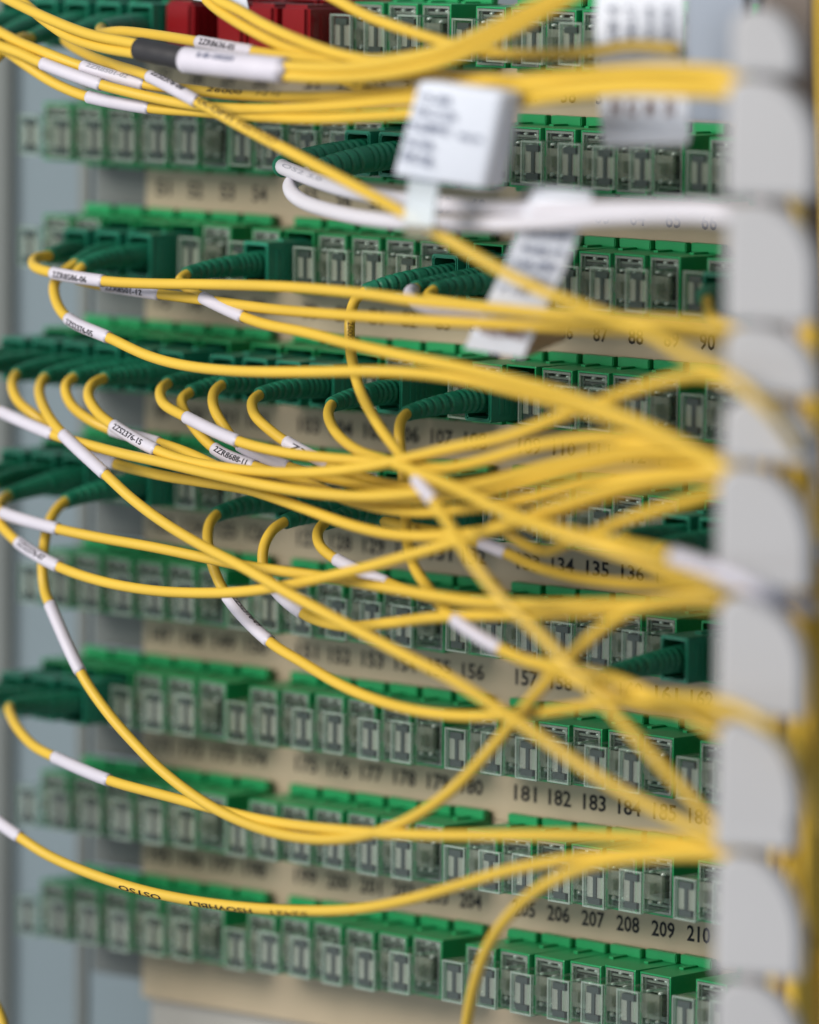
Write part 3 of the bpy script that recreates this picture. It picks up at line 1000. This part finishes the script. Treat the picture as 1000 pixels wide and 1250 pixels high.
strap = ribbon('strap', [(P(503, 205, 87), P(540, 210, 87)), (P(500, 232, 91), P(536, 236, 91)), (P(498, 250, 93), P(534, 254, 93)), (P(495, 270, 93.5), P(531, 274, 93.5)), (P(497, 284, 88), P(533, 288, 88))], 0.9, M_STRAP, tag, q0)
for (xa, ya, xb, yb, s) in ((510, 115, 550, 122, 'TY5 2AB'), (507, 133, 556, 142, 'WX-CTTLOH'), (500, 151, 548, 159, 'FCZ3BWO'), (494, 170, 528, 177, 'TJ-70B'), (490, 188, 526, 197, 'OA 728'), (560, 163, 588, 168, '002116')):
    f = (ya - 98) / 130
    pz = 96 - 4 * f
    sheet_text('printed_line', s, P(xa, ya, pz), P(xb, yb, pz), 2.0, M_INKB if s[0] != '0' else M_INKB, tb, q0, FRONT * 0.25)

# tall white label behind the top yellow bundle
rows = []
for (xa, ya, xb, yb, p) in ((733, -40, 838, -42, 68), (730, -10, 838, -12, 70), (728, 30, 838, 28, 72), (730, 70, 839, 68, 73), (732, 110, 841, 108, 73), (734, 140, 842, 138, 73.5), (736, 165, 843, 163, 74), (738, 174, 841, 172, 73.5), (742, 179, 839, 177, 71)):
    rows.append((P(xa, ya, p), P(xb, yb, p)))
org = rows[0][0].copy()
flag = empty('sheet_label', org * MM, 'tall white label with columns of blurred print behind the top yellow bundle', 'label')
fl = ribbon('label_sheet', rows, 0.4, M_TAG, flag, org)
for k, (x, s) in enumerate(((748, 'A08 4'), (770, 'C0F82-17'), (792, '3WJ-08'), (815, 'TX20-41B'))):
    a, b = P(x, 62, 73.5), P(x - 1, 8, 72)
    ux = (b - a).normalized()
    uz = FRONT.cross(ux).normalized()
    vs, fs, wd = text_geo(s)
    kk = (b - a).length / wd
    mesh_obj('printed_line', [(a + ux * (x_ * kk) + uz * ((y_ - 0.5) * -1.8) * -1 + FRONT * 0.5 - org) * MM for x_, y_ in vs], fs, M_INKB, fl)
for k, (x, s) in enumerate(((752, 'F0'), (772, 'K2'), (794, 'M4'), (818, 'B1'))):
    sheet_text('printed_line', s, P(x - 6, 131, 73.5), P(x + 6, 131, 73.5), 3.2, M_INKR, fl, org, FRONT * 0.5)
# small clear-white slip at the very top
rows = [(P(228, -12, 60), P(300, -22, 60)), (P(236, 0, 62), P(302, 2, 62)), (P(262, 4, 63), P(304, 12, 63))]
o = ribbon('paper_slip', rows, 0.3, M_TAG, None, Vector((0, 0, 0)))
o['label'] = 'small white slip at the top edge above the red plugs'
o['category'] = 'slip'

# ------------------------------------------------------------------ comb and cable channel at the right
PC = 118.0
ang = math.radians(24)
dX = Vector((math.cos(ang), math.sin(ang), 0))
dN = Vector((math.sin(ang), -math.cos(ang), 0))
comb = empty('cable_comb', P(930, 1180, 90) * MM, 'blurred light grey upright cable comb with rounded teeth at the right', 'cable comb')
corg = P(930, 1180, 90)


def finger(px, y0, y1, wpx=100.0, rr=78.0, slant=0.0):
    y0, y1 = y0 + 2, y1 - 4
    k = (DIST - 120) / FPX                        # mm per pixel at the comb
    o3 = P(px, y0, PC)
    kx = k / math.cos(ALPHA - ang)
    W, H = wpx * kx, (y1 - y0) * k / math.cos(BETA)
    rr = min(rr * k, H * 0.95)
    rw = min(rr * 0.98, W - 5.2)
    rr = min(rr, H - 3.0)
    out = []
    rs = 3.6

    def arc(cx, cz, ra, rb, a0, a1, n):
        for i in range(n + 1):
            a = a0 + (a1 - a0) * i / n
            out.append((cx + ra * math.cos(a), cz + rb * math.sin(a)))

    arc(rs, -rs, rs, rs, math.pi, math.pi / 2, 6)
    arc(W - rw, -rr, rw, rr, math.pi / 2, 0, 14)
    arc(W - 1.2, -H + 1.2, 1.2, 1.2, 0, -math.pi / 2, 4)
    arc(1.2, -H + 1.2 + slant * k, 1.2, 1.2, -math.pi / 2, -math.pi, 4)
    bm = bmesh.new()
    f0 = [bm.verts.new((o3 + dX * x + Vector((0, 0, z)) - corg) * MM) for x, z in out]
    f1 = [bm.verts.new((o3 + dX * x + Vector((0, 0, z)) - dN * 5.0 - corg) * MM) for x, z in out]
    fa = bm.faces.new(f0)
    fb = bm.faces.new(list(reversed(f1)))
    n = len(out)
    for i in range(n):
        j = (i + 1) % n
        bm.faces.new((f0[j], f0[i], f1[i], f1[j]))
    bmesh.ops.recalc_face_normals(bm, faces=bm.faces)
    ee = [e_ for e_ in bm.edges if (e_.verts[0] in f0 and e_.verts[1] in f0)]
    bmesh.ops.bevel(bm, geom=ee, offset=0.8 * MM, segments=3, affect='EDGES')
    bm_obj('comb_tooth', bm, M_COMB, comb)


finger(893, 8, 88, 75, 72)
finger(887, 94, 233, 99)
finger(887, 246, 386, 99)
finger(885, 396, 480, 102, 90)
finger(883, 486, 562, 100, 66)
finger(876, 570, 712, 104, 92)
finger(876, 727, 868, 98, 84)
finger(875, 878, 1000, 92, 100)
finger(873, 962, 1036, 90, 60)
finger(873, 1042, 1186, 98, 100)
finger(873, 1196, 1320, 98, 80)
bm = bmesh.new()
a = P(948, 600, 44) - corg
box(bm, a.x - 3, a.x + 7, a.y - 1, a.y + 5, -45, 280)
bm_obj('comb_spine', bm, M_SPINE, comb, 0.5)
# channel behind the comb
bm = bmesh.new()
a = P(915, 600, 34)
box(bm, a.x, a.x + 70, a.y, a.y + 3, -340, 140)
single('cable_channel', 'brownish beige cable channel wall behind the comb at the right margin', 'cable channel', bm, M_CHAN, 0.5)
# blue-grey bracket at the top right
bm = bmesh.new()
a, b = P(838, 148, 40), P(905, 148, 40)
box(bm, a.x, b.x, a.y, a.y + 3, a.z, a.z + 60)
single('frame_bracket', 'blue grey upright bracket beside the tall white label at the top right', 'bracket', bm, M_BRK, 0.5)
# screw on the comb head
c0 = P(948, 80, 103)
bm = bmesh.new()
bmesh.ops.create_cone(bm, cap_ends=True, segments=16, radius1=1.6 * MM, radius2=1.3 * MM, depth=1.6 * MM,
                      matrix=Matrix.Translation(c0 * MM) @ dN.to_track_quat('Z', 'Y').to_matrix().to_4x4())
o = single('screw', 'dark blurred screw head at the top of the comb', 'screw', bm, M_TAND)
# bundle of cables already lying in the channel
for k in range(12):
    x = 938 + k * 7.0
    p = 52 + (k % 3) * 5
    pts = [(x + 6 * math.sin(k * 1.7 + i * 0.9), -40 + i * 130, p + 3 * math.sin(k + i)) for i in range(11)]
    if k < 10:
        pts = pts[4 + k % 3:]
    cord('yellow cable running down the channel at the right margin, behind the comb', pts, None, group='yellow cables lying in the right channel')

print('verts', sum(len(o.data.vertices) for o in S.objects if o.type == 'MESH'), 'objects', len(S.objects))
